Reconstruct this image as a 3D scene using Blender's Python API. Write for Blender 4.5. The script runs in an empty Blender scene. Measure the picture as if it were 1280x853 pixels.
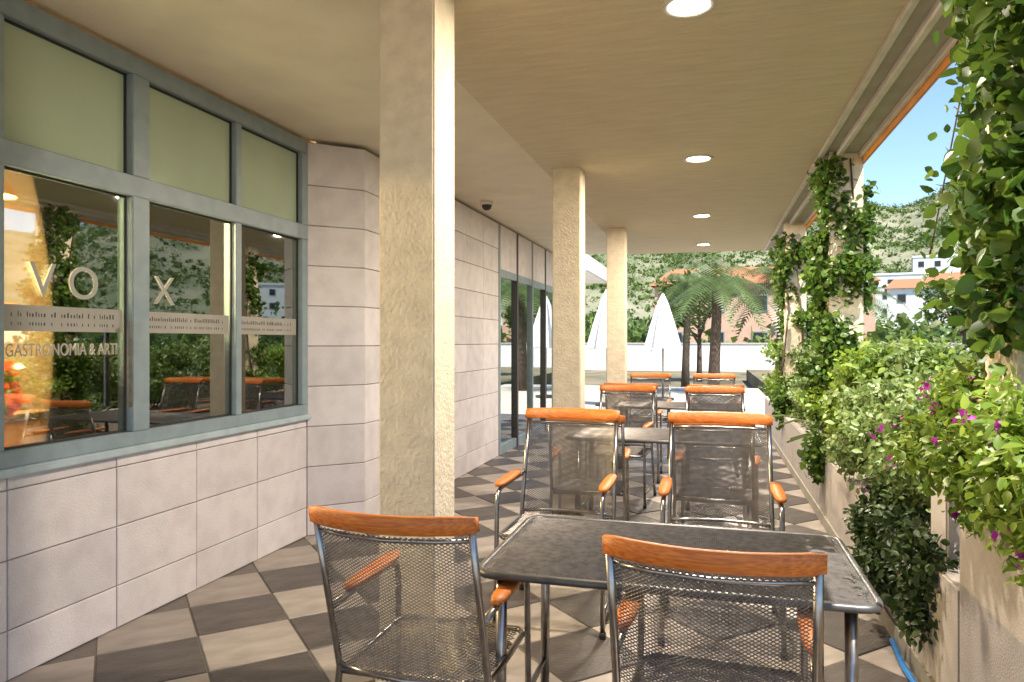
import bpy, bmesh, math, random
import numpy as np
from mathutils import Vector, Matrix
R = math.radians
SC = bpy.context.scene
COL = SC.collection
rng = np.random.default_rng(7)
random.seed(7)

# ------------------------------------------------------------ camera, sky, sun, exposure
EYE = 1.5
cam = bpy.data.cameras.new("camera"); camo = bpy.data.objects.new("camera", cam); COL.objects.link(camo)
camo.location = (0, 0, EYE); camo.rotation_euler = (R(90), 0, R(15.5))
cam.sensor_width = 36; cam.lens = 25.03; cam.clip_start = 0.05; cam.clip_end = 3000
SC.camera = camo
w = bpy.data.worlds.new("World"); SC.world = w; w.use_nodes = True
nt = w.node_tree; bg = nt.nodes["Background"]; sky = nt.nodes.new("ShaderNodeTexSky")
SUN_EL, SUN_AZ = 60, 138          # azimuth clockwise from +Y
sky.sky_type = 'NISHITA'; sky.sun_disc = False
sky.sun_elevation = R(SUN_EL); sky.sun_rotation = R(SUN_AZ); sky.air_density = 1.0; sky.dust_density = .15; sky.ozone_density = 3.5
nt.links.new(sky.outputs[0], bg.inputs[0]); bg.inputs[1].default_value = 0.08
sl = bpy.data.lights.new("sun", 'SUN'); sl.energy = 3.4; sl.angle = R(0.5); sl.color = (1, .95, .87)
so = bpy.data.objects.new("sun", sl); COL.objects.link(so)
sd = Vector((math.sin(R(SUN_AZ))*math.cos(R(SUN_EL)), math.cos(R(SUN_AZ))*math.cos(R(SUN_EL)), math.sin(R(SUN_EL))))
so.rotation_euler = sd.to_track_quat('Z', 'Y').to_euler(); so.location = (5, -5, 12)
SC.view_settings.view_transform = 'Standard'; SC.view_settings.look = 'None'; SC.view_settings.gamma = 1
SC.view_settings.exposure = 1.8
SC.render.engine = 'CYCLES'
SC.cycles.max_bounces = 8; SC.cycles.diffuse_bounces = 5; SC.cycles.transparent_max_bounces = 16

# ------------------------------------------------------------ materials
MATS = {}
def mat(name, col, col2=None, rough=.6, scale=8., bump=0., bscale=60., metal=0., stretch=None, spec=.5, detail=4., lo=.35, hi=.65):
    if name in MATS: return MATS[name]
    m = bpy.data.materials.new(name); m.use_nodes = True; n = m.node_tree.nodes; l = m.node_tree.links
    b = n["Principled BSDF"]; b.inputs["Roughness"].default_value = rough; b.inputs["Metallic"].default_value = metal
    b.inputs["Specular IOR Level"].default_value = spec
    tc = n.new("ShaderNodeTexCoord"); mp = n.new("ShaderNodeMapping"); l.new(tc.outputs["Object"], mp.inputs[0])
    if stretch: mp.inputs["Scale"].default_value = stretch
    if col2 is None: col2 = tuple(c*.85 for c in col)
    nz = n.new("ShaderNodeTexNoise"); nz.inputs["Scale"].default_value = scale; nz.inputs["Detail"].default_value = detail
    l.new(mp.outputs[0], nz.inputs[0])
    cr = n.new("ShaderNodeValToRGB"); cr.color_ramp.elements[0].position = lo; cr.color_ramp.elements[1].position = hi
    cr.color_ramp.elements[0].color = (*col2, 1); cr.color_ramp.elements[1].color = (*col, 1)
    l.new(nz.outputs[0], cr.inputs[0]); l.new(cr.outputs[0], b.inputs["Base Color"])
    if bump:
        n2 = n.new("ShaderNodeTexNoise"); n2.inputs["Scale"].default_value = bscale; n2.inputs["Detail"].default_value = 5
        l.new(mp.outputs[0], n2.inputs[0]); bp = n.new("ShaderNodeBump"); bp.inputs["Strength"].default_value = bump
        bp.inputs["Distance"].default_value = .01
        l.new(n2.outputs[0], bp.inputs["Height"]); l.new(bp.outputs[0], b.inputs["Normal"])
    MATS[name] = m; return m
def per_object(m, amount=.2):
    """slight value change from piece to piece"""
    n = m.node_tree.nodes; l = m.node_tree.links; b = n["Principled BSDF"]
    src = b.inputs["Base Color"].links[0].from_socket
    oi = n.new("ShaderNodeObjectInfo"); mr = n.new("ShaderNodeMapRange")
    mr.inputs[3].default_value = 1-amount; mr.inputs[4].default_value = 1+amount
    l.new(oi.outputs["Random"], mr.inputs[0]); hs = n.new("ShaderNodeHueSaturation")
    l.new(mr.outputs[0], hs.inputs["Value"]); l.new(src, hs.inputs["Color"]); l.new(hs.outputs[0], b.inputs["Base Color"]); return m
def leaf_mat(name, cols, trans=.35):
    if name in MATS: return MATS[name]
    m = bpy.data.materials.new(name); m.use_nodes = True; n = m.node_tree.nodes; l = m.node_tree.links
    b = n["Principled BSDF"]; b.inputs["Roughness"].default_value = .42
    g = n.new("ShaderNodeNewGeometry"); cr = n.new("ShaderNodeValToRGB"); e = cr.color_ramp.elements
    e[0].color = (*cols[0], 1); e[1].color = (*cols[-1], 1)
    for i, c in enumerate(cols[1:-1]):
        k = e.new((i+1)/(len(cols)-1)); k.color = (*c, 1)
    l.new(g.outputs["Random Per Island"], cr.inputs[0]); l.new(cr.outputs[0], b.inputs["Base Color"])
    t = n.new("ShaderNodeBsdfTranslucent"); l.new(cr.outputs[0], t.inputs[0]); mx = n.new("ShaderNodeMixShader"); mx.inputs[0].default_value = trans
    l.new(b.outputs[0], mx.inputs[1]); l.new(t.outputs[0], mx.inputs[2]); l.new(mx.outputs[0], n["Material Output"].inputs[0])
    MATS[name] = m; return m
def glass_mat(name, fac=.4, tint=(.86, .92, .88)):
    m = bpy.data.materials.new(name); m.use_nodes = True; n = m.node_tree.nodes; l = m.node_tree.links
    n.remove(n["Principled BSDF"]); t = n.new("ShaderNodeBsdfTransparent"); t.inputs[0].default_value = (*tint, 1)
    g = n.new("ShaderNodeBsdfGlossy"); g.inputs["Roughness"].default_value = .015; g.inputs[0].default_value = (.92, .97, .94, 1)
    f = n.new("ShaderNodeFresnel"); f.inputs[0].default_value = 1.5; a = n.new("ShaderNodeMath"); a.operation = 'ADD'; a.inputs[1].default_value = fac; a.use_clamp = True
    l.new(f.outputs[0], a.inputs[0]); mx = n.new("ShaderNodeMixShader")
    l.new(a.outputs[0], mx.inputs[0]); l.new(t.outputs[0], mx.inputs[1]); l.new(g.outputs[0], mx.inputs[2]); l.new(mx.outputs[0], n["Material Output"].inputs[0])
    return m
def emit_mat(name, col, s):
    m = bpy.data.materials.new(name); m.use_nodes = True; b = m.node_tree.nodes["Principled BSDF"]
    b.inputs["Base Color"].default_value = (*col, 1); b.inputs["Emission Color"].default_value = (*col, 1); b.inputs["Emission Strength"].default_value = s; return m

M_BLOCK = per_object(mat("painted_block", (.655, .60, .595), (.57, .515, .51), .75, 6, .35, 90, lo=.32, hi=.58, detail=9), .085)
M_JOINT = mat("joint_mortar", (.32, .28, .26), None, .9, 20)
M_PILLAR = mat("pillar_stucco", (.78, .67, .50), (.68, .58, .43), .85, 14, .7, 60)
M_CEIL_L = mat("smooth_soffit", (.76, .69, .55), (.69, .62, .49), .8, 3, .25, 60)
M_CEIL_R = mat("brushed_ceiling", (.66, .57, .40), (.55, .47, .325), .8, 5, .7, 22, stretch=(.7, 4, 1), lo=.25, hi=.75, detail=8)
M_TRIM = mat("pale_trim", (.66, .62, .54), None, .5, 6)
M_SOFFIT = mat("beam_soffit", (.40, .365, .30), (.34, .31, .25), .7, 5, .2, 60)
M_ORANGE = mat("orange_fascia", (.70, .27, .03), (.6, .21, .02), .45, 6)
M_FRAME = mat("blue_grey_frame", (.25, .31, .335), (.21, .265, .29), .4, 10, spec=.5)
M_GASKET = mat("dark_gasket", (.02, .02, .02), None, .6)
M_SILL = mat("pale_blue_sill", (.42, .50, .53), None, .4, 10)
M_FROST = mat("green_back_painted_glass", (.37, .45, .33), (.33, .40, .29), .10, 1.5, spec=.9)
M_GLASS = glass_mat("window_glass", .22)
M_TEAL = glass_mat("teal_glass", .5, (.35, .68, .82))
M_WOOD = mat("orange_wood", (.66, .205, .03), (.42, .10, .013), .45, 6, .2, 40, stretch=(1.5, 26, 26), lo=.33, hi=.66, detail=8)
M_ALU = mat("brushed_aluminium", (.36, .34, .325), (.27, .255, .245), .28, 30, metal=1.)
M_MESHM = mat("woven_metal", (.20, .18, .17), (.12, .108, .10), .36, 40, metal=.55)
M_TABLE = mat("table_metal", (.11, .105, .105), (.07, .067, .067), .4, 12, metal=.4)
M_DARK = mat("dark_metal", (.035, .032, .03), None, .45, 20)
M_TILE_L = per_object(mat("cream_tile", (.40, .345, .30), (.26, .22, .185), .42, 4, .2, 30, stretch=(1, 2.4, 1), lo=.3, hi=.7, detail=9), .13)
M_TILE_D = per_object(mat("dark_slate_tile", (.115, .095, .082), (.050, .041, .036), .42, 4, .3, 30, stretch=(1, 3, 1), lo=.3, hi=.7, detail=9), .22)
M_GROUT = mat("grout", (.17, .145, .125), None, .9, 30)
M_GROUND = mat("garden_ground", (.20, .155, .095), (.09, .085, .04), .95, .8, .4, 5)
M_PAVE = mat("sunlit_paving", (.47, .43, .37), (.40, .36, .31), .85, 1.5, .2, 20)
M_SOIL = mat("soil", (.08, .055, .035), (.04, .028, .02), .95, 20, .8, 40)
M_BARK = mat("bark", (.13, .09, .06), (.07, .05, .035), .9, 20, .8, 40, stretch=(1, 1, .3))
M_PLANT = mat("planter_render", (.50, .45, .41), (.44, .39, .35), .85, 8, .3, 120)
M_WHITE = mat("white_paint", (.78, .77, .74), (.7, .69, .66), .6, 3)
M_CANVAS = mat("white_canvas", (.80, .79, .76), None, .8, 6)
M_TERRA = mat("terracotta", (.30, .12, .06), (.22, .085, .045), .8, 12, .2, 40)
M_ROOFT = mat("red_roof", (.42, .15, .07), (.33, .11, .05), .8, 20)
M_BLUE = mat("blue_plastic", (.02, .19, .55), None, .35, 10)
M_INTW = mat("interior_wall", (.30, .20, .10), (.22, .14, .065), .7, 2)
M_INTF = mat("interior_floor", (.14, .085, .045), None, .4, 4)
M_AMBER = mat("amber_wood", (.52, .21, .03), (.38, .14, .018), .4, 4, stretch=(1, 1, 8))
M_LETTER = mat("pale_lettering", (.36, .35, .325), None, .6)
M_FILM = mat("grey_film", (.33, .31, .27), (.29, .27, .235), .6, 4)
M_INK = mat("dark_print", (.035, .03, .025), None, .7)
M_DIFF = emit_mat("lamp_diffuser", (1, .93, .82), 7.0)
M_LEAF_IVY = leaf_mat("ivy_leaf", [(.03, .075, .012), (.075, .15, .02), (.15, .23, .03), (.055, .11, .02)], .4)
M_LEAF_BOU = leaf_mat("bougainvillea_leaf", [(.09, .17, .02), (.18, .28, .03), (.27, .36, .05), (.12, .21, .025)], .45)
M_LEAF_GRY = leaf_mat("grey_green_leaf", [(.08, .14, .035), (.17, .24, .07), (.25, .31, .11), (.12, .20, .04)], .4)
M_LEAF_DRK = leaf_mat("dark_leaf", [(.02, .04, .012), (.05, .085, .02), (.03, .055, .015)], .25)
M_LEAF_TREE = leaf_mat("tree_leaf", [(.045, .09, .016), (.10, .165, .03), (.17, .23, .045), (.07, .12, .022)], .4)
M_PALM = leaf_mat("palm_leaf", [(.05, .09, .025), (.13, .18, .05), (.09, .13, .035)], .3)
M_AGAVE = leaf_mat("strap_leaf", [(.10, .16, .05), (.22, .28, .10), (.16, .22, .07)], .3)
M_PETAL = leaf_mat("magenta_petal", [(.36, .02, .27), (.50, .05, .42), (.28, .015, .30)], .4)
M_REDP = leaf_mat("red_petal", [(.42, .012, .012), (.55, .05, .02), (.5, .03, .08)], .3)

# ------------------------------------------------------------ mesh helpers
def link(o, parent=None):
    COL.objects.link(o)
    if parent is not None: o.parent = parent
    return o
def tag(o, label=None, cat=None, group=None, kind=None):
    if label: o["label"] = label
    if cat: o["category"] = cat
    if group: o["group"] = group
    if kind: o["kind"] = kind
    return o
def empty(name, loc=(0, 0, 0), rz=0., **k):
    o = bpy.data.objects.new(name, None); o.empty_display_size = .1; link(o); o.location = loc; o.rotation_euler = (0, 0, rz); return tag(o, **k)
class MB:
    def __init__(s): s.v = []; s.f = []; s.sm = []
    def add(s, vs, fs, smooth=False):
        k = len(s.v); s.v += [tuple(p) for p in vs]; s.f += [tuple(i+k for i in f) for f in fs]; s.sm += [smooth]*len(fs); return s
    def box(s, x0, x1, y0, y1, z0, z1):
        return s.add([(x0,y0,z0),(x1,y0,z0),(x1,y1,z0),(x0,y1,z0),(x0,y0,z1),(x1,y0,z1),(x1,y1,z1),(x0,y1,z1)],
              [(0,3,2,1),(4,5,6,7),(0,1,5,4),(1,2,6,5),(2,3,7,6),(3,0,4,7)])
    def tube(s, pts, r, n=8, caps=True, closed=False):
        P = [Vector(p) for p in pts]; N = len(P); rr = r if isinstance(r, (list, tuple)) else [r]*N
        vs = []; up = None
        for i, p in enumerate(P):
            if closed: t = (P[(i+1) % N]-P[i-1])
            else: t = P[min(i+1, N-1)]-P[max(i-1, 0)]
            t.normalize()
            if up is None: up = Vector((0, 0, 1)) if abs(t.z) < .9 else Vector((1, 0, 0))
            a = t.cross(up)
            if a.length < 1e-6: a = t.orthogonal()
            a.normalize(); b = a.cross(t); up = b
            for k in range(n):
                th = 2*math.pi*k/n; vs.append(p+a*(math.cos(th)*rr[i])+b*(math.sin(th)*rr[i]))
        fs = []
        for i in range(N if closed else N-1):
            j = (i+1) % N
            for k in range(n): fs.append((i*n+k, i*n+(k+1) % n, j*n+(k+1) % n, j*n+k))
        if caps and not closed: fs.append(tuple(range(n-1, -1, -1))); fs.append(tuple((N-1)*n+k for k in range(n)))
        return s.add(vs, fs, True)
    def lathe(s, prof, n=20, c=(0, 0, 0)):
        vs = []; 
        for r, z in prof:
            for k in range(n): th = 2*math.pi*k/n; vs.append((c[0]+r*math.cos(th), c[1]+r*math.sin(th), c[2]+z))
        fs = [(i*n+k, i*n+(k+1) % n, (i+1)*n+(k+1) % n, (i+1)*n+k) for i in range(len(prof)-1) for k in range(n)]
        return s.add(vs, fs, True)
    def prism(s, poly, z0, z1):
        n = len(poly); vs = [(x, y, z0) for x, y in poly]+[(x, y, z1) for x, y in poly]
        return s.add(vs, [tuple(range(n-1, -1, -1)), tuple(range(n, 2*n))]+[(i, (i+1) % n, n+(i+1) % n, n+i) for i in range(n)])
    def mesh(s, name, m=None):
        me = bpy.data.meshes.new(name); me.from_pydata(s.v, [], s.f); me.polygons.foreach_set("use_smooth", s.sm)
        if m: me.materials.append(m)
        me.update(); return me
    def obj(s, name, m, parent=None, bevel=0.):
        me = s.mesh(name, m)
        if bevel:
            b = bmesh.new(); b.from_mesh(me); b.normal_update()
            es = [e for e in b.edges if len(e.link_faces) == 2 and e.calc_face_angle(0) > .6]
            bmesh.ops.bevel(b, geom=es, offset=bevel, segments=2, affect='EDGES', clamp_overlap=True); b.to_mesh(me); b.free()
        return link(bpy.data.objects.new(name, me), parent)
def B(name, m, x0, x1, y0, y1, z0, z1, parent=None, bevel=0.): return MB().box(x0, x1, y0, y1, z0, z1).obj(name, m, parent, bevel)
def children(o): return list(o.children)
def copy_tree(o, parent=None):
    c = o.copy(); COL.objects.link(c); c.parent = parent
    for ch in children(o): copy_tree(ch, c)
    return c
def np_mesh(name, V, F, m, parent=None, smooth=False):
    """V (n,3), F (m,k) -> object"""
    me = bpy.data.meshes.new(name); k = F.shape[1]
    me.vertices.add(len(V)); me.vertices.foreach_set("co", np.ascontiguousarray(V, dtype=np.float32).ravel())
    me.loops.add(F.size); me.loops.foreach_set("vertex_index", F.astype(np.int32).ravel())
    me.polygons.add(len(F)); me.polygons.foreach_set("loop_start", np.arange(0, F.size, k, dtype=np.int32))
    me.update(calc_edges=True); me.materials.append(m)
    return link(bpy.data.objects.new(name, me), parent)
def leaves(name, C, size, m, parent=None, up=.5, aspect=.55, jitter=.35, outward=None, fine=False):
    """leaf shaped faces (two folded quads each) at the points C"""
    n = len(C); d = rng.normal(size=(n, 3)); d[:, 2] -= .25
    if outward is not None: d += outward*.8
    d /= np.linalg.norm(d, axis=1)[:, None]
    nr = rng.normal(size=(n, 3)); nr[:, 2] += up*2
    if outward is not None: nr += outward*.7
    s = np.cross(d, nr); s /= np.linalg.norm(s, axis=1)[:, None]+1e-9; nn = np.cross(s, d)
    L = (size*(1+jitter*rng.uniform(-1, 1, n)))[:, None]; W = L*aspect*.5
    def pt(t, wdt, dn): return C+d*L*t+s*W*wdt+nn*L*dn
    if fine:
        V = np.stack([pt(-.5, 0, .02), pt(-.30, .72, .05), pt(-.02, 1, .06), pt(.28, .62, -.01), pt(.5, 0, -.12), pt(.28, -.62, -.01), pt(-.02, -1, .06), pt(-.30, -.72, .05), pt(-.15, 0, -.01), pt(.2, 0, -.05)], axis=1).reshape(-1, 3)
        i = np.arange(n)[:, None]*10
        F = np.concatenate([i+np.array([t]) for t in ([0, 8, 1], [1, 8, 2], [8, 9, 2], [2, 9, 3], [3, 9, 4], [0, 7, 8], [7, 6, 8], [8, 6, 9], [6, 5, 9], [5, 4, 9])])
    else:
        V = np.stack([pt(-.5, 0, 0), pt(-.12, 1, .08), pt(.5, 0, -.1), pt(-.12, -1, .08), pt(-.12, 0, -.02)], axis=1).reshape(-1, 3)
        i = np.arange(n)[:, None]*5
        F = np.concatenate([i+np.array([[0, 4, 1]]), i+np.array([[4, 2, 1]]), i+np.array([[0, 3, 4]]), i+np.array([[4, 3, 2]])])
    return np_mesh(name, V, F, m, parent)
def blob_points(n, clumps, shell=.55):
    """points in a union of uneven clumps (cx,cy,cz,rx,ry,rz)"""
    cl = np.array(clumps, float); wts = cl[:, 3]*cl[:, 4]*cl[:, 5]; wts = wts**.75; wts /= wts.sum()
    k = rng.choice(len(cl), n, p=wts); u = rng.normal(size=(n, 3)); u /= np.linalg.norm(u, axis=1)[:, None]
    r = (shell+(1-shell)*rng.random(n))**.8*(1+.18*np.sin(7*u[:, 0]+3*u[:, 2])+.12*rng.normal(size=n))
    return cl[k, :3]+u*r[:, None]*cl[k, 3:6], u
def rand_clumps(c, R3, n, s):
    out = []
    for _ in range(n):
        u = np.array([random.gauss(0, 1) for _ in range(3)]); u /= np.linalg.norm(u); r = random.random()**.4
        k = s*random.uniform(.6, 1.3); out.append((c[0]+u[0]*R3[0]*r, c[1]+u[1]*R3[1]*r, c[2]+u[2]*R3[2]*r, k, k, k*.8))
    return out

# ------------------------------------------------------------ ground, garden, hills
H = 3.03
XW1, XW2 = -2.98, -2.65           # window wall, block wall further on
XR = .90                          # corridor face of the planter wall
tag(B("ground", M_GROUND, -400, 900, -200, 1200, -1.2, -.62), kind="structure")
tag(B("garden_bed", M_GROUND, 1.9, 30, -12, 40, -.6, -.02), kind="structure")
tag(B("terrace_paving", M_PAVE, -9, 1.5, 13.0, 24, -.6, -.012), kind="structure")
tag(B("bounce_paving", M_PAVE, -12, 6, -16, -3.01, -.6, -.012), kind="structure")  # unseen paving behind the camera, added to bounce sun onto camera-facing surfaces
fl = tag(B("floor", M_GROUT, -3.25, 1.2, -3, 13.0, -.35, -.006), kind="structure")
T = .45; tmesh = {}
for key, m in (("l", M_TILE_L), ("d", M_TILE_D)):
    h = T/2-.0042; bm_ = MB(); c = .004
    bm_.add([(-h,-h,-.02),(h,-h,-.02),(h,h,-.02),(-h,h,-.02),(-h,-h,-c),(h,-h,-c),(h,h,-c),(-h,h,-c),(-h+c,-h+c,0),(h-c,-h+c,0),(h-c,h-c,0),(-h+c,h-c,0)],
            [(0,1,5,4),(1,2,6,5),(2,3,7,6),(3,0,4,7),(4,5,9,8),(5,6,10,9),(6,7,11,10),(7,4,8,11),(8,9,10,11)])
    tmesh[key] = bm_.mesh("tile", m)
for i in range(-30, 40):
    for j in range(-30, 40):
        a = (i*T, j*T); x = (a[0]-a[1])*.7071-.6; y = (a[0]+a[1])*.7071+.2
        if -2.98 < x < 1.0 and 1.55 < y < 13.0:
            o = bpy.data.objects.new("tile", tmesh["l" if (i+j) % 2 else "d"]); link(o, fl)
            o.location = (x, y, random.uniform(-.0012, .0012)); o.rotation_euler = (random.uniform(-.002, .002), random.uniform(-.002, .002), R(45))
# hills
def terrain(name, x0, x1, y0, y1, nx, ny, fn, m):
    xs = np.linspace(x0, x1, nx); ys = np.linspace(y0, y1, ny); X, Y = np.meshgrid(xs, ys); Z = fn(X, Y)
    V = np.stack([X.ravel(), Y.ravel(), Z.ravel()], 1); a = (np.arange(ny-1)[:, None]*nx+np.arange(nx-1)[None]).ravel()
    o = np_mesh(name, V, np.stack([a, a+1, a+nx+1, a+nx], 1), m); o.data.polygons.foreach_set("use_smooth", [True]*len(o.data.polygons)); return o
def hill(X, Y):
    az = np.arctan2(X, Y); r = np.hypot(X, Y)
    top = 42*np.exp(-((az-.42)/.42)**2)+30*np.exp(-((az+.25)/.25)**2)+40+5*np.sin(az*19)+4*np.sin(az*43+1)
    t = np.clip((r-120)/300, 0, 1); t = t*t*(3-2*t)
    z = -1.0+top*t+1.8*np.sin(X*.06)*np.sin(Y*.05)*t+1.0*np.sin(X*.21+Y*.13)*t
    return z
M_HILL = mat("scrub_hillside", (.215, .205, .135), (.085, .11, .045), .95, .05, 0, detail=9, lo=.38, hi=.62)
tag(terrain("hillside", -220, 520, 118, 470, 150, 90, hill, M_HILL), kind="structure")

# ------------------------------------------------------------ vegetation builders
def tree(name, loc, h, cr, label, cat="tree", group=None, m=None, n=5000, leaf=.22, lean=0.):
    t = empty(name, loc, label=label, cat=cat, group=group)
    b = MB(); th = h*.5
    b.tube([(0, 0, -.4), (lean*.3, .02, th*.4), (lean*.7, 0, th*.8), (lean, .05, h*.72)], [.05*h*.55, .04*h*.55, .032*h*.5, .012*h*.5], 8)
    for k in range(7):
        a = k*2.4+random.random(); z0 = th*random.uniform(.55, 1.15); L = cr*random.uniform(.6, .95)
        b.tube([(lean*.7, 0, z0), (lean*.7+math.cos(a)*L*.5, math.sin(a)*L*.5, z0+L*.35), (lean+math.cos(a)*L, math.sin(a)*L, z0+L*.75)], [.014*h, .009*h, .004*h], 6)
    b.obj("trunk", M_BARK, t)
    P, u = blob_points(n, rand_clumps((lean, 0, h*.72), (cr*.8, cr*.8, h*.26), 16, cr*.42))
    leaves("crown", P, leaf, m or M_LEAF_TREE, t, outward=u); return t
def shrub(name, loc, clumps, n, leaf, m, label, group=None, flowers=0, cat="shrub", stems=5, aspect=.55, up=.5):
    t = empty(name, loc, label=label, cat=cat, group=group); b = MB()
    for k in range(stems):
        c = clumps[k % len(clumps)]; x, y = random.uniform(-.1, .1), random.uniform(-.1, .1)
        b.tube([(x, y, -.05), ((c[0]+x)*.5+random.uniform(-.06, .06), (c[1]+y)*.5, c[2]*.5), (c[0], c[1], c[2]+c[5]*.5)], [.014, .010, .005], 6)
    b.obj("stem", M_BARK, t)
    P, u = blob_points(n, clumps, .35); leaves("foliage", P, leaf, m, t, outward=u, aspect=aspect, up=up, fine=loc[1] < 6)
    if flowers:
        P, u = blob_points(flowers, clumps, .95); Q = np.repeat(P+u*.02, 4, 0)+rng.normal(scale=.012, size=(flowers*4, 3)); leaves("blossom", Q, .027, M_PETAL, t, aspect=.9)
    return t
def palm(loc, h, label, n=26, L=2.1, group=None):
    t = empty("palm_tree", loc, label=label, cat="palm tree", group=group)
    MB().tube([(0, 0, -.3), (.04, 0, h*.3), (.1, .03, h*.7), (.12, .05, h)], [.2, .16, .14, .17], 10).obj("trunk", M_BARK, t)
    V = []; F = []
    for k in range(n):
        a = k*2.39996; el = random.uniform(-.5, 1.2); Lk = L*random.uniform(.8, 1.1); dx, dy = math.cos(a), math.sin(a); prev = None
        for s in range(15):
            u = s/14; r = Lk*(u*math.cos(el)); z = h+Lk*(u*math.sin(el)-.75*u*u); px, py = .12+dx*r, .05+dy*r
            wl = Lk*.26*math.sin(math.pi*min(1, u*.9+.1)); cur = (px, py, z)
            if prev and s > 1:
                for sg in (-1, 1):
                    for q in (0, .5):
                        c0 = [prev[i]+(cur[i]-prev[i])*q for i in range(3)]; c1 = [prev[i]+(cur[i]-prev[i])*(q+.3) for i in range(3)]
                        tp = (c0[0]-dy*sg*wl+dx*wl*.6, c0[1]+dx*sg*wl+dy*wl*.6, c0[2]-wl*.5); i0 = len(V); V += [c0, c1, tp]; F.append((i0, i0+1, i0+2))
            prev = cur
    np_mesh("crown", np.array(V), np.array(F), M_PALM, t); return t
def strap_plant(name, loc, n, L, label, m=None, group=None, cat="plant", wd=.05):
    t = empty(name, loc, label=label, cat=cat, group=group); b = MB()
    for k in range(n):
        a = k*2.39996+random.random()*.4; el = random.uniform(.35, 1.35); Lk = L*random.uniform(.65, 1.1); vs = []; dx, dy = math.cos(a), math.sin(a)
        for s in range(6):
            u = s/5; r = Lk*u*math.cos(el); z = Lk*(u*math.sin(el)-.35*u*u*u); ww = wd*(1-u**2)*.5+.002
            vs += [(dx*r-dy*ww, dy*r+dx*ww, z+.01), (dx*r, dy*r, z-.008), (dx*r+dy*ww, dy*r-dx*ww, z+.01)]
        fs = []
        for s in range(5): fs += [(s*3, s*3+1, s*3+4, s*3+3), (s*3+1, s*3+2, s*3+5, s*3+4)]
        b.add(vs, fs)
    b.obj("foliage", m or M_AGAVE, t); MB().tube([(0, 0, -.1), (0, 0, .12)], [.05, .03], 7).obj("stem", M_BARK, t); return t

# ------------------------------------------------------------ left: low block wall, window wall, room behind it
def block_wall(name, P0, P1, zs, step, label, depth=.22, first=0.):
    """stack-bond wall of painted blocks between two plan points, corridor face on the right of P0->P1"""
    d = Vector((P1[0]-P0[0], P1[1]-P0[1], 0)); L = d.length; ang = math.atan2(d.y, d.x)
    t = empty(name, (P0[0], P0[1], 0), ang, label=label, cat="wall")
    B("core", M_JOINT, 0, L, .014, depth, -.2, zs[-1]-.004, t)
    us = [0.]; u = first if first > .05 else step
    while u < L-.08: us.append(u); u += step
    us.append(L)
    for a, b_ in zip(us, us[1:]):
        for z0, z1 in zip(zs, zs[1:]):
            g = .0025
            vs = [(a+g, 0, z0+g), (b_-g, 0, z0+g), (b_-g, 0, z1-g), (a+g, 0, z1-g)]; e = .004
            q = MB(); dy = random.uniform(-.0012, .0012)
            q.add([(a+g, .012, z0+g), (b_-g, .012, z0+g), (b_-g, .012, z1-g), (a+g, .012, z1-g),
                   (a+g, e+dy, z0+g), (b_-g, e+dy, z0+g), (b_-g, e+dy, z1-g), (a+g, e+dy, z1-g),
                   (a+g+e, dy, z0+g+e), (b_-g-e, dy, z0+g+e), (b_-g-e, dy, z1-g-e), (a+g+e, dy, z1-g-e)],
                  [(0,1,5,4),(1,2,6,5),(2,3,7,6),(3,0,4,7),(4,5,9,8),(5,6,10,9),(6,7,11,10),(7,4,8,11),(8,9,10,11)]).obj("block", M_BLOCK, t)
    return t
block_wall("low_wall", (XW1, -.4), (XW1, 4.85), [0, .22, .53, .84, .9], .6, "low wall of pale painted blocks under the long grey framed window", first=.6-.17+.0)
block_wall("corner_wall", (XW1, 4.85), (XW2, 5.16), [0, .22, .53, .84, 1.15, 1.46, 1.77, 2.08, 2.39, 2.70, 3.03], .6, "narrow angled wall of painted blocks just after the large window")
block_wall("block_wall", (XW2, 5.16), (XW2, 8.9), [0, .22, .53, .84, 1.15, 1.46, 1.77, 2.08, 2.39, 2.70, 3.03], .62, "tall wall of painted blocks behind the nearest pillar")
# window wall
ws = empty("shop_window", (XW1, 0, 0), label="long window wall in blue grey frames with frosted green upper panes and lettering on the glass", cat="window")
ZS, ZT, ZTOP = .94, 2.33, 3.03
B("sill", M_SILL, -.10, .035, -.4, 4.86, .9, ZS, ws, .006)
B("bottom_rail", M_FRAME, -.08, .012, -.4, 4.84, ZS, ZS+.075, ws, .004)
B("transom", M_FRAME, -.08, .014, -.4, 4.84, ZT-.055, ZT+.055, ws, .004)
B("top_rail", M_FRAME, -.08, .012, -.4, 4.84, ZTOP-.10, ZTOP, ws, .004)
mull = [(-.4, -.33), (.78, .83), (1.55, 1.60), (2.36, 2.41), (3.12, 3.24), (3.99, 4.05), (4.77, 4.85)]
for k, (a, b_) in enumerate(mull):
    for z0, z1 in ((ZS+.075, ZT-.055), (ZT+.055, ZTOP-.10)):
        B("mullion", M_FRAME, -.075, .016 if k == 4 else .008, a, b_, z0+.001, z1-.001, ws, .004)
for (a, b_), (c, d) in zip(mull, mull[1:]):
    for z0, z1, nm, m in ((ZS+.075, ZT-.055, "pane", M_GLASS), (ZT+.055, ZTOP-.10, "frosted_pane", M_FROST)):
        p = B(nm, m, -.045, -.035, b_-.002, c+.002, z0-.002, z1+.002, ws)
        g = MB()
        for y0, y1, q0, q1 in ((b_, b_+.012, z0, z1), (c-.012, c, z0, z1), (b_+.012, c-.012, z0, z0+.012), (b_+.012, c-.012, z1-.012, z1)): g.box(-.034, -.026, y0, y1, q0, q1)
        g.obj("gasket", M_GASKET, p)
B("door_handle", M_ALU, .03, .05, 3.06, 3.085, 1.15, 1.6, ws, .004)
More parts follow.
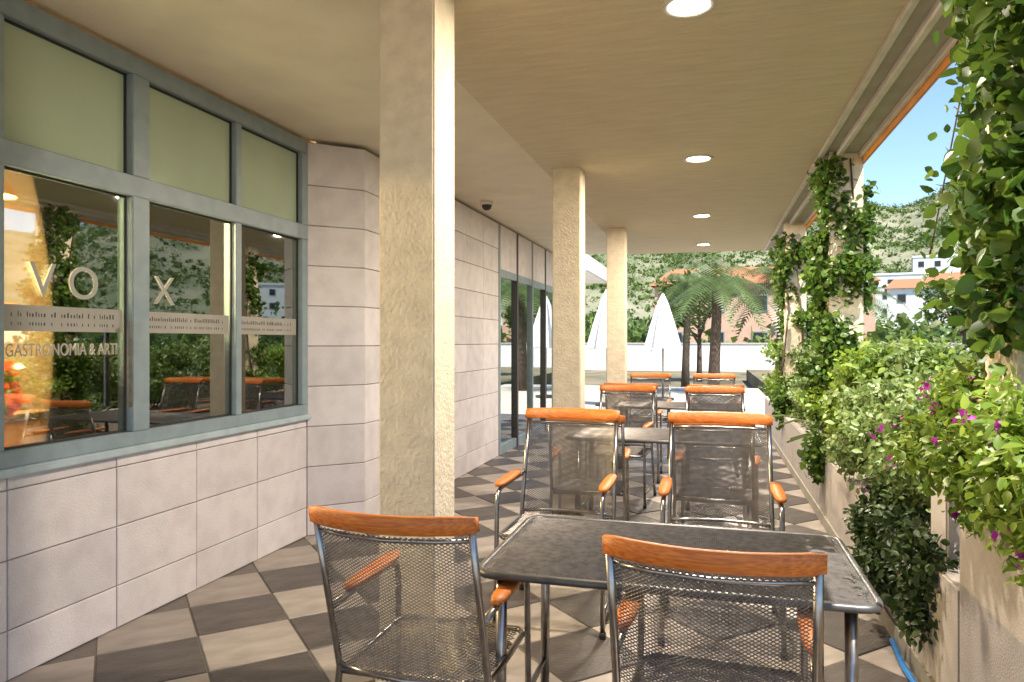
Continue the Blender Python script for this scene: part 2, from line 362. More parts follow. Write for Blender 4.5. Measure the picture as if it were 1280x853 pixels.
def text(s, size, loc, parent, m, spacing=1., depth=.0008, name="lettering", sx=1.):
    cu = bpy.data.curves.new(name, 'FONT'); cu.body = s; cu.size = size; cu.space_character = spacing; cu.extrude = depth
    o = bpy.data.objects.new(name, cu); COL.objects.link(o); dg = bpy.context.evaluated_depsgraph_get()
    me = bpy.data.meshes.new_from_object(o.evaluated_get(dg)); bpy.data.objects.remove(o); me.materials.clear(); me.materials.append(m)
    q = bpy.data.objects.new(name, me); link(q, parent); q.location = loc; q.rotation_euler = (R(90), 0, R(90)); q.scale = (sx, 1, 1); return q
XG = -.031
text("VO", .23, (XG, 2.56, 1.71), ws, M_LETTER, 1.55); text("X", .23, (XG, 3.32, 1.71), ws, M_LETTER)
gt = text("GASTRONOMIA & ARTE", .085, (XG, 2.44, 1.43), ws, M_LETTER, 1.0); gt.scale = (.64/gt.dimensions.x, 1, 1)
for a, b_ in ((2.44, 3.10), (3.26, 3.97), (4.07, 4.75)):
    fm = B("film_strip", M_FILM, -.0335, -.0325, a, b_, 1.545, 1.665, ws); q = MB(); y = a+.03
    while y < b_-.06:                       # small illegible print
        wd = random.uniform(.006, .014); q.box(-.0322, -.0317, y, y+wd*.6, 1.612, 1.628+random.choice((0, .008))); 
        if random.random() < .8: q.box(-.0322, -.0317, y, y+wd*.5, 1.572, 1.586)
        y += wd+.006+(random.random() < .15)*.02
    q.obj("print", M_INK, fm)
# room behind the window
rm = empty("restaurant_room", (-5, 1, 0), label="dim warm restaurant interior seen through the window glass", cat="room")
B("back_wall", M_INTW, -2.2, -2.05, -2.4, 3.95, 0, 3.02, rm); B("side_wall", M_INTW, -2.05, 1.9, -2.55, -2.4, 0, 3.02, rm); B("end_wall", M_INTW, -2.05, 1.9, 3.86, 4.0, 0, 3.02, rm)
B("room_floor", M_INTF, -2.2, 1.92, -2.4, 3.86, -.1, 0, rm); B("room_ceiling", M_INTW, -2.2, 1.9, -2.4, 3.86, 3.0, 3.1, rm)
bar = empty("bar_counter", (-4.35, 2.3, 0), label="amber wood bar counter with a shelf beam inside the window", cat="counter")
B("body", M_AMBER, -.3, .3, -1.2, 1.3, .001, 1.02, bar, .01); B("worktop", M_INTF, -.36, .36, -1.25, 1.35, 1.022, 1.06, bar, .008)
B("beam", M_AMBER, -.14, .14, -1.2, 1.2, 1.64, 1.74, bar, .006)
for y in (-1.1, 1.1): B("post", M_AMBER, -.06, .06, y-.06, y+.06, 1.062, 1.638, bar)
for k in range(7):
    bo = tag(MB().lathe([(.0, 0), (.038, 0), (.038, .19), (.014, .24), (.014, .30), (0, .30)], 12).obj("bottle", mat("bottle_%d" % (k % 2), ((.05, .10, .02), (.22, .08, .01))[k % 2], None, .1)), "%s bottle on the bar counter, counted from its near end" % ("first", "second", "third", "fourth", "fifth", "sixth", "seventh")[k], "bottle", "bottles on the bar counter")
    bo.location = (-4.25+.12*(k % 3-1), 1.55+k*.25, 1.061)
for k, (x, y, lb) in enumerate(((-3.62, 2.72, "red flower bouquet in a dark vase just inside the first window pane"), (-3.7, 3.72, "red flower bouquet in a dark vase inside the middle window pane"))):
    st = empty("flower_stand", (x, y, 0), label=["low dark table carrying the first red bouquet", "low dark table carrying the middle red bouquet"][k], cat="table")
    B("top", M_INTF, -.25, .25, -.25, .25, .70, .74, st, .006)
    for sx in (-1, 1):
        for sy in (-1, 1): B("leg", M_INTF, sx*.2-.02, sx*.2+.02, sy*.2-.02, sy*.2+.02, .0005, .699, st)
    v = empty("flower_vase", (x, y, .741), label=lb, cat="vase")
    MB().lathe([(0, 0), (.07, 0), (.09, .12), (.05, .22), (.06, .26), (.045, .26)], 16).obj("vase_body", M_DARK, v)
    P, u = blob_points(420, rand_clumps((0, 0, .5), (.2, .2, .16), 8, .13)); leaves("flower", P, .07, M_REDP, v, aspect=.9)
    P, u = blob_points(260, rand_clumps((0, 0, .42), (.22, .22, .14), 8, .13)); leaves("foliage", P, .09, M_LEAF_TREE, v)
for k, (y, lb) in enumerate(((1.9, "pendant lamp added to warm the room, over the near end of the bar"), (3.3, "pendant lamp added to warm the room, over the far end of the bar"))):
    pl = empty("fill_pendant", (-4.2, y, 2.999), label=lb, cat="lamp")  # guessed lamps, added to give the interior its warm light
    MB().tube([(0, 0, -.001), (0, 0, -.46)], .006, 6).obj("cord", M_DARK, pl)
    MB().lathe([(.02, -.45), (.14, -.58), (.15, -.62), (.13, -.6)], 18).obj("lamp_shade", M_AMBER, pl); MB().lathe([(0, -.52), (.04, -.55), (.05, -.59), (0, -.64)], 12).obj("bulb", emit_mat("bulb_%d" % k, (1, .72, .4), 25), pl)
    L = bpy.data.lights.new("fill_pendant_light", 'POINT'); L.energy = 300; L.color = (1, .68, .38); L.shadow_soft_size = .06; lo = bpy.data.objects.new("fill_pendant_light", L); link(lo); lo.location = (-4.2, y, 2.33)

# glazed shopfront beyond the block wall
sf = empty("glazed_shopfront", (XW2, 8.9, 0), label="dark framed glass doors at the far end of the left wall", cat="shopfront")
for k in range(5): B("frame_post", M_DARK if k % 2 else M_FRAME, -.08, .01, k*.9, k*.9+.07, 0, H, sf, .004)
for k in range(4):
    B("pane", M_TEAL, -.045, -.035, k*.9+.068, k*.9+.902, .12, 2.35, sf); B("kick_plate", M_FRAME, -.06, 0, k*.9+.071, k*.9+.899, 0, .118, sf)
    B("header", M_FRAME, -.06, .004, k*.9+.071, k*.9+.899, 2.352, 2.45, sf); B("upper_panel", M_BLOCK, -.05, 0, k*.9+.071, k*.9+.899, 2.452, H, sf)
rm2 = empty("far_room", (-4.3, 10.7, 0), label="dark room with warm wood back wall behind the far glass doors", cat="room")
B("back_wall", M_INTW, -.6, -.5, -1.8, 2.0, 0, 3.0, rm2); B("room_floor", M_INTF, -.6, 1.56, -1.8, 1.9, -.1, 0, rm2); B("shelf", M_AMBER, -.49, -.2, -1.2, 1.4, 1.2, 1.26, rm2); B("lower_shelf", M_AMBER, -.49, -.2, -1.2, 1.4, .6, .66, rm2)
B("side_wall", M_INTW, -.5, 1.56, -1.8, -1.7, 0, 3.0, rm2); B("room_ceiling", M_INTW, -.5, 1.56, -1.7, 1.9, 2.9, 3.0, rm2)

# ------------------------------------------------------------ ceiling, beam, pillars, lights
XF = -1.43
tag(B("soffit", M_CEIL_L, -7.3, XF, -3, 12.7, H+.03, H+.25), kind="structure")
ce = tag(B("ceiling", M_CEIL_R, XF+.0005, .857, -3, 12.7, H, H+.25), kind="structure")
tag(B("roof", M_PLANT, -7.3, 1.2, -3, 12.72, H+.26, H+.5), kind="structure")
bm_ = empty("edge_beam", (.857, 0, 0), label="stepped edge beam with pale trims and an orange outer strip along the open side", cat="beam")
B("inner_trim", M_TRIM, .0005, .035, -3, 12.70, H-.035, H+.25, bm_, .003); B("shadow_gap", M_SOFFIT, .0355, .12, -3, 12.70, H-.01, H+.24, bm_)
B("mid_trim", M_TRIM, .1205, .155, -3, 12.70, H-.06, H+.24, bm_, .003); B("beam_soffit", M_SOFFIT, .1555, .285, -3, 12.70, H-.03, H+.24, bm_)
B("outer_trim", M_TRIM, .2855, .315, -3, 12.70, H-.075, H+.24, bm_, .003); B("orange_strip", M_ORANGE, .3155, .335, -3, 12.70, H-.115, H+.24, bm_); B("gutter", M_FRAME, .3355, .365, -3, 12.70, H-.04, H+.2, bm_, .004)
PW = .25
def pillar(x0, y0, label, z0=-.02, group=None):
    p = empty("pillar", (x0+PW/2, y0+PW/2, 0), label=label, cat="pillar", group=group)
    B("shaft", M_PILLAR, -PW/2, PW/2, -PW/2, PW/2, z0, H+.02, p, .008); B("plinth", M_PILLAR, -PW/2-.012, PW/2+.012, -PW/2-.012, PW/2+.012, 0, .12, p, .006); return p
pillar(-1.345, 2.745, "square cream stucco pillar nearest the camera, behind the left mesh chair"); pillar(-1.345, 6.2, "second cream pillar from the camera in the left row beside the tables"); pillar(-1.345, 9.65, "third and farthest cream pillar of the left row")
pillar(.93, 2.6, "cream pillar at the right frame edge, wrapped in dense climber"); pillar(.93, 6.2, "ivy covered pillar on the right planter behind the grey shrubs"); pillar(.93, 9.65, "farthest right hand pillar, half hidden by shrubs")
lamp_lab = ["round downlight nearest the camera at the top of the picture", "second round ceiling downlight, largest one seen whole", "third round ceiling downlight along the walkway", "farthest small round ceiling downlight"]
for k, y in enumerate((3.33, 6.15, 8.97, 11.65)):
    d = empty("ceiling_downlight", (-.09, y, H), label=lamp_lab[k], cat="ceiling light", group="round downlights along the walkway ceiling")
    MB().lathe([(.095, -.001), (.095, -.012), (.118, -.014), (.122, -.004), (.122, -.001)], 32).obj("ring", M_TRIM, d)
    MB().lathe([(.0, -.009), (.06, -.009), (.0945, -.007), (.0945, -.001)], 32).obj("diffuser", M_DIFF, d)
    L = bpy.data.lights.new("downlight_lamp", 'AREA'); L.shape = 'DISK'; L.size = .17; L.energy = 34; L.color = (1, .87, .70); lo = bpy.data.objects.new("downlight_lamp", L); link(lo); lo.location = (-.09, y, H-.016)
dc = empty("dome_camera", (-2.4, 7.6, H+.03), label="small black dome security camera on the ceiling by the block wall", cat="security camera")
MB().lathe([(.07, -.001), (.075, -.03), (.06, -.04)], 18).obj("base", M_TRIM, dc); MB().lathe([(.058, -.04), (.05, -.075), (.03, -.095), (0, -.1)], 18).obj("dome", M_DARK, dc)

# ------------------------------------------------------------ right: planter wall
pwl = empty("planter_wall", (XR, 0, 0), label="long low rendered planter wall along the open side of the walkway", cat="wall")
B("wall_face", M_PLANT, 0, .30, 3.02, 12.7, -.05, .57, pwl, .01); B("outer_face", M_PLANT, 1.0, 1.12, .2, 12.7, -.6, .55, pwl); B("near_face", M_PLANT, 0, .10, .2, 3.015, -.05, .885, pwl, .008)
B("coping", M_PLANT, .1005, .95, 2.3, 3.0, .4, .56, pwl); B("skirting", M_SOFFIT, -.014, -.001, .2, 12.7, .001, .09, pwl)
tag(B("planter_soil", M_SOIL, XR+.301, XR+.999, 3.03, 12.6, -.3, .47), kind="structure"); tag(B("planter_soil", M_SOIL, XR+.101, XR+.95, .25, 2.29, -.3, .80), kind="structure")
pi = empty("planter_pier", (1.06, 3.36, .57), label="short cream rendered pier standing on the planter wall by the bougainvillea", cat="pier")
B("body", M_PLANT, -.11, .13, -.02, .2, .001, .55, pi, .008); B("cap", M_PLANT, -.125, .145, -.035, .215, .551, .59, pi, .006)
po = empty("climber_post", (1.035, 3.12, .575), label="thin dark metal post rising from the planter wall to the roof edge", cat="post")
MB().tube([(0, 0, 0), (0, 0, 2.40)], .018, 8).obj("tube", M_DARK, po); MB().lathe([(.0, .0), (.05, .0), (.05, .012), (.02, .014)], 14).obj("foot", M_DARK, po)
q = tag(MB().tube([(.86, 2.6, .02), (.845, 2.9, .02), (.86, 3.2, .02), (.85, 3.6, .02), (.87, 3.9, .02)], .014, 8).obj("blue_hose", M_BLUE), "blue garden hose lying along the foot of the planter wall", "hose")
pt = empty("plant_pot", (1.26, 2.42, .801), label="brown clay pot with pale rim standing behind the bougainvillea", cat="pot")
MB().lathe([(0, 0), (.10, 0), (.15, .5), (.145, .5)], 22).obj("pot_body", M_TERRA, pt); MB().lathe([(.14, .5), (.175, .5), (.175, .56), (.15, .56), (.14, .52)], 22).obj("rim", M_PLANT, pt)

# ------------------------------------------------------------ chairs and tables
def lattice(wf, hgt, cu, cv, warp, th=.0022, segs=7):
    """crossed diagonal wires over (u in -w..w, v in 0..h); wf(v) half width; warp(u,v)->xyz,normal free"""
    b = MB(); sl = cv/cu; W = max(wf(0), wf(hgt))
    for sg in (1, -1):
        k = -W-hgt/sl
        while k < W+hgt/sl:
            pts = []
            N = 40
            for i in range(N+1):
                v = hgt*i/N; u = (k+v/sl)*sg
                if abs(u) <= wf(v): pts.append((u, v))
            if len(pts) > 1:
                idx = np.unique(np.linspace(0, len(pts)-1, segs+1).astype(int)); P = [warp(*pts[i], .0006*sg)+(sg,) for i in idx]
                vs = []; fs = []; n = len(P)
                for (p, nr, sd_, sg_) in P:
                    sd_ = Vector((-sd_.x*sg_, sd_.y, sd_.z)); vs += [p+sd_*th, p-sd_*th, p+nr*th*1.1]
                for i in range(n-1):
                    a = i*3; fs += [(a, a+1, a+4, a+3), (a+1, a+2, a+5, a+4), (a+2, a, a+3, a+5)]
                b.add(vs, fs)
            k += cu
    return b
SEAT, TOP = .45, 1.0
def backpt(u, v, off=0.):
    """back surface: v = height above the seat; leans back (-y), curved in plan (middle further back)"""
    lean = -.03-.16*(v/.55); curve = -.06*(1-(u/.25)**2)
    return Vector((u, lean+curve+.06*.0+off, SEAT+v))
def warp_back(u, v, off):
    return backpt(u, v, off), Vector((0, -1, .25)).normalized(), Vector((.54, 0, .84))
def warp_seat(u, v, off):
    return Vector((u, v-.02, SEAT-.012*math.sin(math.pi*min(1, max(0, v/.46)))*1.2+off)), Vector((0, 0, 1)), Vector((.59, .81, 0))
def make_chair():
    t = empty("mesh_chair", (0, 0, 0))
    hw = lambda v: .247-.004*v
    lattice(hw, .49, .0165, .0105, lambda u, v, o: warp_back(u, v+.0, o), th=.0015).obj("mesh_back", M_MESHM, t)
    lattice(lambda v: .236, .44, .022, .016, warp_seat, segs=4).obj("mesh_seat", M_MESHM, t)
    # wooden top rail
    n = 14; vs = []
    for i in range(n+1):
        u = -.265+.53*i/n; p = backpt(u, .525); y0 = p.y; z = p.z
        e = .004 if 0 < i < n else .012
        for dy, dz in ((-.014, -.030+e), (.010, -.030+e), (.014, -.022), (.012, .024), (.006, .034-e), (-.008, .036-e), (-.016, .028), (-.018, -.020)): vs.append((u, y0+dy-dz*.3, z+dz))
    m_ = 8; fs = [(i*m_+k, (i+1)*m_+k, (i+1)*m_+(k+1) % m_, i*m_+(k+1) % m_) for i in range(n) for k in range(m_)]+[tuple(range(m_)), tuple(n*m_+k for k in range(m_-1, -1, -1))]
    MB().add(vs, fs, True).obj("top_rail", M_WOOD, t)
    for s in (-1, 1):
        MB().tube([(s*.27, -.10, .0), (s*.262, -.055, .22), backpt(s*.252, .0)+Vector((0, -.0, 0)), backpt(s*.250, .25), backpt(s*.248, .515)], .0115, 10).obj("back_leg", M_ALU, t)
        MB().tube([(s*.262, .44, 0), (s*.258, .435, .30), (s*.256, .43, .60), (s*.256, .41, .648), (s*.256, .36, .662), (s*.254, .10, .664), backpt(s*.251, .21)], .0115, 10).obj("front_leg", M_ALU, t)
        a = MB(); pr = []
        for i in range(11):
            y = .02+.40*i/10; wd = .022+.008*math.sin(math.pi*i/10)
            if i in (0, 10): wd *= .55
            pr.append((y, wd))
        vs = []
        for y, wd in pr: vs += [(s*.256-wd, y, .678), (s*.256+wd, y, .678), (s*.256+wd*.9, y, .694), (s*.256-wd*.9, y, .694)]
        fs = [(i*4+k, (i+1)*4+k, (i+1)*4+(k+1) % 4, i*4+(k+1) % 4) for i in range(10) for k in range(4)]+[(0, 1, 2, 3), (43, 42, 41, 40)]
        a.add(vs, fs, True).obj("armrest", M_WOOD, t)
        for z in (.06, .40): pass
    fr = [(-.24, -.03, SEAT-.012), (.24, -.03, SEAT-.012), (.247, .2, SEAT-.012), (.247, .40, SEAT-.012), (.22, .44, SEAT-.014), (0, .45, SEAT-.016), (-.22, .44, SEAT-.014), (-.247, .40, SEAT-.012), (-.247, .2, SEAT-.012)]
    MB().tube(fr, .011, 8, closed=True).obj("seat_frame", M_ALU, t)
    for v, r_ in ((.012, .009), (.478, .007)): MB().tube([backpt(u, v) for u in (-.25, -.15, 0, .15, .25)], r_, 8).obj("back_bar", M_ALU, t)
    for s in (-1, 1): MB().tube([(s*.266, -.08, .12), (s*.262, .43, .12)], .009, 8).obj("stretcher", M_ALU, t)
    for s in (-1, 1):
        for y in (-.10, .44): MB().lathe([(0, 0), (.015, 0), (.015, .03), (.012, .032)], 10, (s*(.27 if y < 0 else .262), y, 0)).obj("foot_cap", M_DARK, t)
    return t
proto = make_chair()
GRP = "mesh chairs with orange wooden rails"
spots = [(-.90, 2.10, 0, 1, "mesh chair with orange rail in front of the cream pillar, left of the two nearest"),
 (.01, 2.0, -3, 1, "nearest mesh chair with orange rail, right of the two in the foreground"),
 (-.80, 4.05, 180, 1.08, "mesh chair facing the camera across the nearest table, on the left"),
 (.055, 4.05, 180, 1.08, "mesh chair facing the camera across the nearest table, on the right"),
 (-.82, 4.95, 4, 1, "mesh chair with its back to the camera at the left of the second table"),
 (.03, 4.92, -5, 1, "mesh chair with its back to the camera at the right of the second table"),
 (-.80, 6.95, 176, 1.05, "mesh chair facing the camera at the far left of the second table"),
 (.06, 6.98, 184, 1.05, "mesh chair facing the camera at the far right of the second table"),
 (-.80, 7.75, 0, 1.05, "mesh chair with its back to the camera at the left of the farthest table"),
 (.05, 7.72, 3, 1.05, "mesh chair with its back to the camera at the right of the farthest table"),
 (-.78, 9.75, 180, 1.05, "mesh chair behind the farthest table on the left"),
 (.06, 9.8, 180, 1.05, "mesh chair behind the farthest table on the right")]
for i, (x, y, a, s, lb) in enumerate(spots):
    o = proto if i == 0 else copy_tree(proto)
    o.location = (x, y, 0); o.rotation_euler = (0, 0, R(a)); o.scale = (s, s, s); tag(o, lb, "chair", GRP)
def make_table():
    t = empty("mesh_table", (0, 0, 0)); W2, D2, zt = .615, .39, .74; r = .06
    b = MB()
    def rr(k): return Vector(k)
    ring = []
    for cx, cy, a0 in ((W2-r, D2-r, 0), (-W2+r, D2-r, 90), (-W2+r, -D2+r, 180), (W2-r, -D2+r, 270)):
        for j in range(5): th = R(a0+j*22.5); ring.append((cx+r*math.cos(th), cy+r*math.sin(th)))
    MB().tube([(x, y, zt-.014) for x, y in ring], .014, 8, closed=True).obj("rim", M_TABLE, t)
    inner = [(x*.985, y*.975) for x, y in ring]; MB().prism(inner, zt-.016, zt-.008).obj("table_top", M_TABLE, t)
    lattice(lambda v: W2-.02, 2*D2-.04, .014, .010, lambda u, v, o: (Vector((u, v-D2+.02, zt-.006+o)), Vector((0, 0, 1)), Vector((.58, .81, 0))), th=.0014, segs=1).obj("top_mesh", M_MESHM, t)
    MB().box(-W2+.1, W2-.1, -.30, -.27, zt-.036, zt-.018).box(-W2+.1, W2-.1, .27, .30, zt-.036, zt-.018).box(-W2+.1, -W2+.13, -.269, .269, zt-.036, zt-.018).box(W2-.13, W2-.1, -.269, .269, zt-.036, zt-.018).obj("apron", M_DARK, t)
    for sx in (-1, 1):
        for sy in (-1, 1): MB().tube([(sx*(W2-.07), sy*(D2-.05), 0), (sx*(W2-.075), sy*(D2-.055), zt-.016)], .019, 10).obj("leg", M_ALU, t)
    for sx in (-1, 1): MB().tube([(sx*(W2-.07), -D2+.06, .14), (sx*(W2-.07), D2-.06, .14)], .012, 8).obj("stretcher", M_ALU, t)
    return t
tp = make_table()
for i, (x, y, lb) in enumerate(((-.135, 2.64, "nearest grey mesh topped table between the foreground chairs"), (-.36, 5.95, "second grey mesh topped table along the walkway"), (-.36, 8.75, "farthest grey mesh topped table under the ceiling"))):
    o = tp if i == 0 else copy_tree(tp); o.location = (x, y, 0); tag(o, lb, "table", "grey mesh tables in a row")
    o.scale = (1, 1, 1) if i == 0 else (1.2, 1, 1)

# ------------------------------------------------------------ planting on the right
def climber(name, x, y0, y1, z0, z1, n, leaf, label, depth=.22, m=None, thick=1., low=0.):
    t = empty(name, (x, (y0+y1)/2, z0), label=label, cat="climber"); b = MB(); hy = (y1-y0)/2; hz = z1-z0
    cl = []
    for k in range(7):
        yy = random.uniform(-hy, hy)*.6; xx = random.uniform(-depth, depth)*.5; pts = []
        for j in range(9):
            u = j/8; pts.append((xx+.05*math.sin(5*u+k), yy+.07*math.sin(7*u+k*2), u*hz))
        b.tube(pts, [.018*(1-.6*j/8) for j in range(9)], 6)
    for k in range(int(26*thick)):
        u = low+(1-low)*random.random(); cl.append((random.uniform(-depth, depth)*.7, random.uniform(-hy, hy)*.8, u*hz, depth*random.uniform(.5, 1.0), hy*random.uniform(.4, .75), hz*random.uniform(.05, .10)))
    b.obj("stem", M_BARK, t)
    P, u = blob_points(n, cl, .25); leaves("foliage", P, leaf, m or M_LEAF_IVY, t, outward=u, aspect=.8, up=.2, fine=True); return t
climber("climber", 1.12, 2.38, 3.08, .82, 3.2, 17000, .056, "dense dark green climber covering the right hand pillar at the frame edge", .27, thick=1.9, low=.15)
climber("climber", 1.02, 6.10, 6.55, .5, 2.95, 13000, .052, "dark climber wrapped round the ivy covered pillar farther back", .20, thick=1.5)
climber("climber", 1.02, 9.5, 10.0, .5, 2.8, 4500, .065, "small climber on the farthest right hand pillar", .22)
# loose tendrils hanging in the opening
td = empty("hanging_tendril", (1.1, 3.1, 2.5), label="thin leafy tendrils hanging free beside the dark post", cat="climber"); b = MB(); Pn = []
for k in range(6):
    pts = []; x, y = random.uniform(-.05, .1), random.uniform(-.1, .35)
    for j in range(10):
        u = j/9; pts.append((x+.12*u*math.sin(k), y+.35*u*math.cos(k*1.7), .35-u*(.7+.25*(k % 3)))); Pn += [pts[-1]]*3
    b.tube(pts, .004, 5)
b.obj("stem", M_BARK, td); Pn = np.array(Pn)+rng.normal(scale=.03, size=(len(Pn), 3)); leaves("foliage", Pn, .045, M_LEAF_IVY, td, aspect=.7, fine=True)
def low_clumps(rx, ry, h, n, s): return [(random.uniform(-rx, rx), random.uniform(-ry, ry), h*random.uniform(.25, .95), s*random.uniform(.7, 1.25), s*random.uniform(.7, 1.25), s*random.uniform(.55, .9)) for _ in range(n)]
shrub("bougainvillea", (1.22, 2.42, .80), [(random.uniform(-.42, .2), random.uniform(-.45, .75), random.uniform(.10, .52), .17*random.uniform(.7, 1.2), .2, .13) for _ in range(40)], 17000, .040, M_LEAF_BOU,
      "bright green bougainvillea with magenta flowers spilling over the near planter", flowers=110, cat="shrub", up=.8)
shrub("bougainvillea", (1.25, 4.15, .47), [(random.uniform(-.38, .3), random.uniform(-.45, .5), random.uniform(.05, .75), .2*random.uniform(.7, 1.2), .22, .14) for _ in range(30)], 11000, .044, M_LEAF_GRY,
      "grey green bougainvillea with a few magenta flowers behind the short pier", flowers=30)
lab = ["pale green shrub beside the nearest table's far end", "grey green shrub level with the second table", "yellowish green shrub in front of the ivy covered pillar", "light green shrub just past the ivy covered pillar", "dull green shrub near the farthest table", "last shrub in the planter before the bright opening"]
for k, y in enumerate((4.95, 5.65, 6.9, 8.0, 9.3, 11.0)):
    shrub("planter_shrub", (1.28, y, .47), low_clumps(.38, .5, .95, 20, .22), 8500 if k < 3 else 5000, .048 if k < 3 else .06, (M_LEAF_GRY, M_LEAF_BOU, M_LEAF_GRY, M_LEAF_TREE, M_LEAF_GRY, M_LEAF_BOU)[k], lab[k], "shrubs along the planter")
strap_plant("strap_leaf_plant", (1.3, 6.6, .5), 26, .95, "strap leaved plant with pale arching blades by the ivy covered pillar")
strap_plant("strap_leaf_plant", (1.28, 8.6, .5), 24, .9, "smaller strap leaved plant farther along the planter")
# trailing shade plant hanging down the wall face
shrub("trailing_plant", (.98, 3.95, .52), [(-.1+random.uniform(-.05, .05), random.uniform(-.6, .7), random.uniform(-.3, .12), .10, .2, .14) for _ in range(16)], 4200, .045, M_LEAF_DRK, "dark trailing plant hanging down the planter wall behind the nearest chair", cat="plant")

# ------------------------------------------------------------ garden and distance
rows = [(3.4, 3.0, 1.3), (3.2, 5.2, 1.5), (3.9, 7.2, 1.3), (3.3, 9.4, 1.5), (4.6, 11.6, 1.4), (3.0, 13.5, 1.2), (4.2, 15.6, 1.5)]
hl = ["rounded garden shrub nearest beyond the planter", "second garden shrub beyond the planter", "third garden shrub outside the walkway", "fourth garden shrub outside the walkway", "fifth garden shrub farther out in the bed", "low garden shrub by the end of the roof", "farthest garden shrub past the roof"]
for k, (x, y, h) in enumerate(rows):
    shrub("garden_shrub", (x, y, -.02), low_clumps(.8, .9, h*.9, 20, .42), 7000, .08, (M_LEAF_TREE, M_LEAF_BOU, M_LEAF_GRY)[k % 3], hl[k], "garden shrubs outside the walkway")
strap_plant("strap_leaf_plant", (2.6, 8.2, 0), 30, 1.7, "tall pale strap leaved plant in the garden bed", wd=.09)
strap_plant("strap_leaf_plant", (2.7, 10.6, 0), 30, 1.8, "second tall strap leaved plant deeper in the garden bed", wd=.09)
for k, (x, y, h) in enumerate(((8.0, -1.5, 6.0), (10.5, 3.0, 5.5), (9.0, 8.0, 5.0), (-.5, 38, 6.0), (6, 44, 6.5), (14, 46, 6.0))):
    tree("garden_tree", (x, y, -.05 if k < 3 else -.62), h, 2.1, ["leafy tree across the garden, reflected in the first window pane", "leafy tree across the garden, reflected in the middle window pane", "leafy tree at the right of the garden lawn", "bushy tree behind the white parasols", "bushy tree left of the pale houses", "bushy tree in front of the hillside"][k], n=3600, leaf=.26)
for k, (x, y, h) in enumerate(((.1, 21, 3.3), (2.2, 25, 4.2), (-1.0, 31, 4.6), (5.2, 30, 4.0))):
    palm((x, y, -.02 if y < 24 else -.62), h, ["nearest palm seen through the end of the walkway", "taller palm right of the nearest palm", "palm behind the white parasols", "palm standing out in the sunlit garden"][k])
# white parasols (closed) and pale columns at the end
for k, (x, y) in enumerate(((-2.3, 16.6), (-1.15, 18.6))):
    u_ = empty("white_parasol", (x, y, -.012), label=["folded white parasol left of the bright opening", "folded white parasol right behind the first one"][k], cat="parasol")
    MB().tube([(0, 0, 0), (0, 0, 2.75)], .025, 8).obj("pole", M_ALU, u_); MB().lathe([(.28, 0), (.28, .06), (.05, .08)], 16).obj("base", M_DARK, u_)
    vs = []; n = 16
    for z, r in ((2.72, .03), (2.5, .14), (1.9, .34), (1.35, .5), (1.32, .46)):
        for i in range(n): a = 2*math.pi*i/n; rr_ = r*(1 if i % 2 else .72); vs.append((rr_*math.cos(a), rr_*math.sin(a), z))
    MB().add(vs, [(j*n+i, j*n+(i+1) % n, (j+1)*n+(i+1) % n, (j+1)*n+i) for j in range(4) for i in range(n)]).obj("canopy", M_CANVAS, u_)
pav = empty("white_pavilion", (-6.4, 19.5, -.012), label="white pavilion with round columns beyond the end of the walkway", cat="pavilion")
B("roof_slab", M_WHITE, -2.4, 3.4, -1.6, 2.6, 3.3, 3.75, pav, .03); B("back_wall", M_WHITE, -2.4, 2.0, 2.3, 2.5, 0, 3.299, pav)
for x in (-1.8, .6, 3.0): MB().lathe([(.2, 0), (.2, .15), (.16, .18), (.15, 3.1), (.19, 3.2), (.19, 3.298)], 20, (x, -1.2, 0)).obj("column", M_WHITE, pav)
def house(x, y, z, wd, dp, ht, label, roof, rz=0., wm=None):
    h = empty("hillside_house", (x, y, z), rz, label=label, cat="house", group="pale houses below the hillside")
    B("wall", wm or M_WHITE, -wd/2, wd/2, -dp/2, dp/2, -4, ht, h)
    if roof: MB().add([(-wd/2-.4, -dp/2-.4, ht), (wd/2+.4, -dp/2-.4, ht), (wd/2+.4, dp/2+.4, ht), (-wd/2-.4, dp/2+.4, ht), (-wd/2+1, 0, ht+1.8), (wd/2-1, 0, ht+1.8)], [(0, 1, 5, 4), (2, 3, 4, 5), (1, 2, 5), (3, 0, 4), (3, 2, 1, 0)]).obj("roof", M_ROOFT, h)
    else: B("parapet", M_WHITE, -wd/2-.15, wd/2+.15, -dp/2-.15, dp/2+.15, ht+.001, ht+.4, h)
    n = max(2, int(wd/3.2))
    for fz in range(int(ht//3)):
        for k in range(n):
            xx = -wd/2+(k+.5)*wd/n; f = B("window", M_FRAME, xx-.65, xx+.65, -dp/2-.06, -dp/2-.001, fz*3+.9, fz*3+2.3, h); B("pane", M_GASKET, xx-.55, xx+.55, -dp/2-.075, -dp/2-.0605, fz*3+1.0, fz*3+2.2, f)
    return h
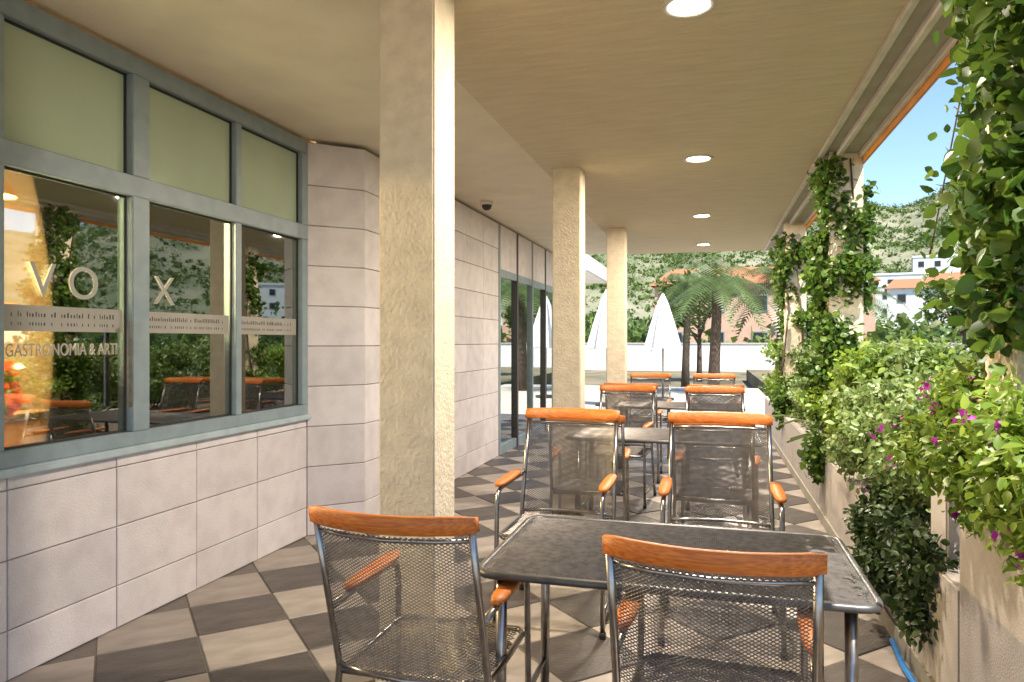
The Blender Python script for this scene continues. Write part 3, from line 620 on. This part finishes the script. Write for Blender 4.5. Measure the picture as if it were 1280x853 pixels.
for i, (x, y, wd, ht, rf, lb) in enumerate(((50, 122, 15, 6.3, 0, "long white two storey house above the garden"), (68, 126, 11, 6.3, 0, "white flat roofed house right of the long one"), (34, 128, 12, 6.2, 1, "house with red tiled roof left of the white houses"), (16, 124, 13, 6.2, 1, "wide red roofed house behind the palms"), (88, 140, 12, 6.2, 0, "white house partly behind the climber"), (0, 132, 11, 6.2, 1, "small red roofed house at the left of the row"), (62, 168, 12, 6.3, 0, "white house higher up on the slope"), (44, 150, 10, 6.2, 1, "red roofed house a little way up the slope"), (56, 146, 9, 6.2, 0, "narrow white house just above the long one"), (74, 160, 11, 6.2, 1, "red roofed house at the right of the slope"), (52, 190, 10, 6.2, 0, "topmost small white house on the slope"), (38, 172, 12, 6.2, 0, "white house above the red roofed one on the slope"), (70, 196, 12, 6.2, 1, "highest red roofed house on the slope"), (26, 146, 14, 6.2, 0, "long pale house behind the palms on the slope"), (10, 150, 12, 6.2, 1, "red roofed house behind the nearest palm crown"))):
    zz = float(hill(np.array([float(x)]), np.array([float(y)]))[0]); house(x, y, max(zz, -.6)+4.2, wd, 9, ht, lb, rf, -math.atan2(x, y)*.8)
# scrub on the hillside: thousands of small bushes, one mass
n = 17000; az = rng.uniform(-.35, .85, n); r = np.sqrt(rng.uniform(130**2, 430**2, n)); X = r*np.sin(az); Y = r*np.cos(az); Z = hill(X, Y)
keep = (np.sin(X*.07+1.3*np.sin(Y*.05))+np.sin(Y*.09+X*.03)+rng.normal(scale=.9, size=n) > -1.1) & (X > -215) & (X < 515) & (Y > 120) & (Y < 465); C = np.stack([X, Y, Z], 1)[keep]; m_ = len(C)
S = .45+2.3*rng.random(m_)**2.2; Q = np.repeat(C, 20, 0)+rng.normal(size=(m_*20, 3))*np.repeat(S, 20)[:, None]*np.array([.65, .65, .4])+np.array([0, 0, .5])
tag(leaves("hillside_scrub", Q, .72, M_LEAF_TREE, aspect=.9, up=.6), kind="stuff")
n = 1500; az = rng.uniform(-.3, .8, n); r = np.sqrt(rng.uniform(60**2, 125**2, n)); C = np.stack([r*np.sin(az), r*np.cos(az), np.full(n, -.3)], 1); S = rng.uniform(.8, 2.2, n)
Q = np.repeat(C, 26, 0)+rng.normal(size=(n*26, 3))*np.repeat(S, 26)[:, None]*np.array([.7, .7, .6])+np.repeat(S, 26)[:, None]*np.array([0, 0, .9])
tag(leaves("valley_shrubs", Q, .75, M_LEAF_TREE, aspect=.8, up=.5), kind="stuff")

house(4.2, 66, 0, 17, 9, 6.2, "low terracotta coloured building behind the palms", 1, -.05, mat("terracotta_wall", (.60, .38, .27), (.53, .33, .23), .85, 2))
gw = empty("garden_wall", (0, 52, -.62), label="white boundary wall across the garden beyond the palms", cat="wall")
B("wall_body", M_WHITE, -14, 19, 0, .3, -.2, 1.9, gw); B("coping", M_PLANT, -14.05, 19.05, -.05, .35, 1.901, 2.0, gw)
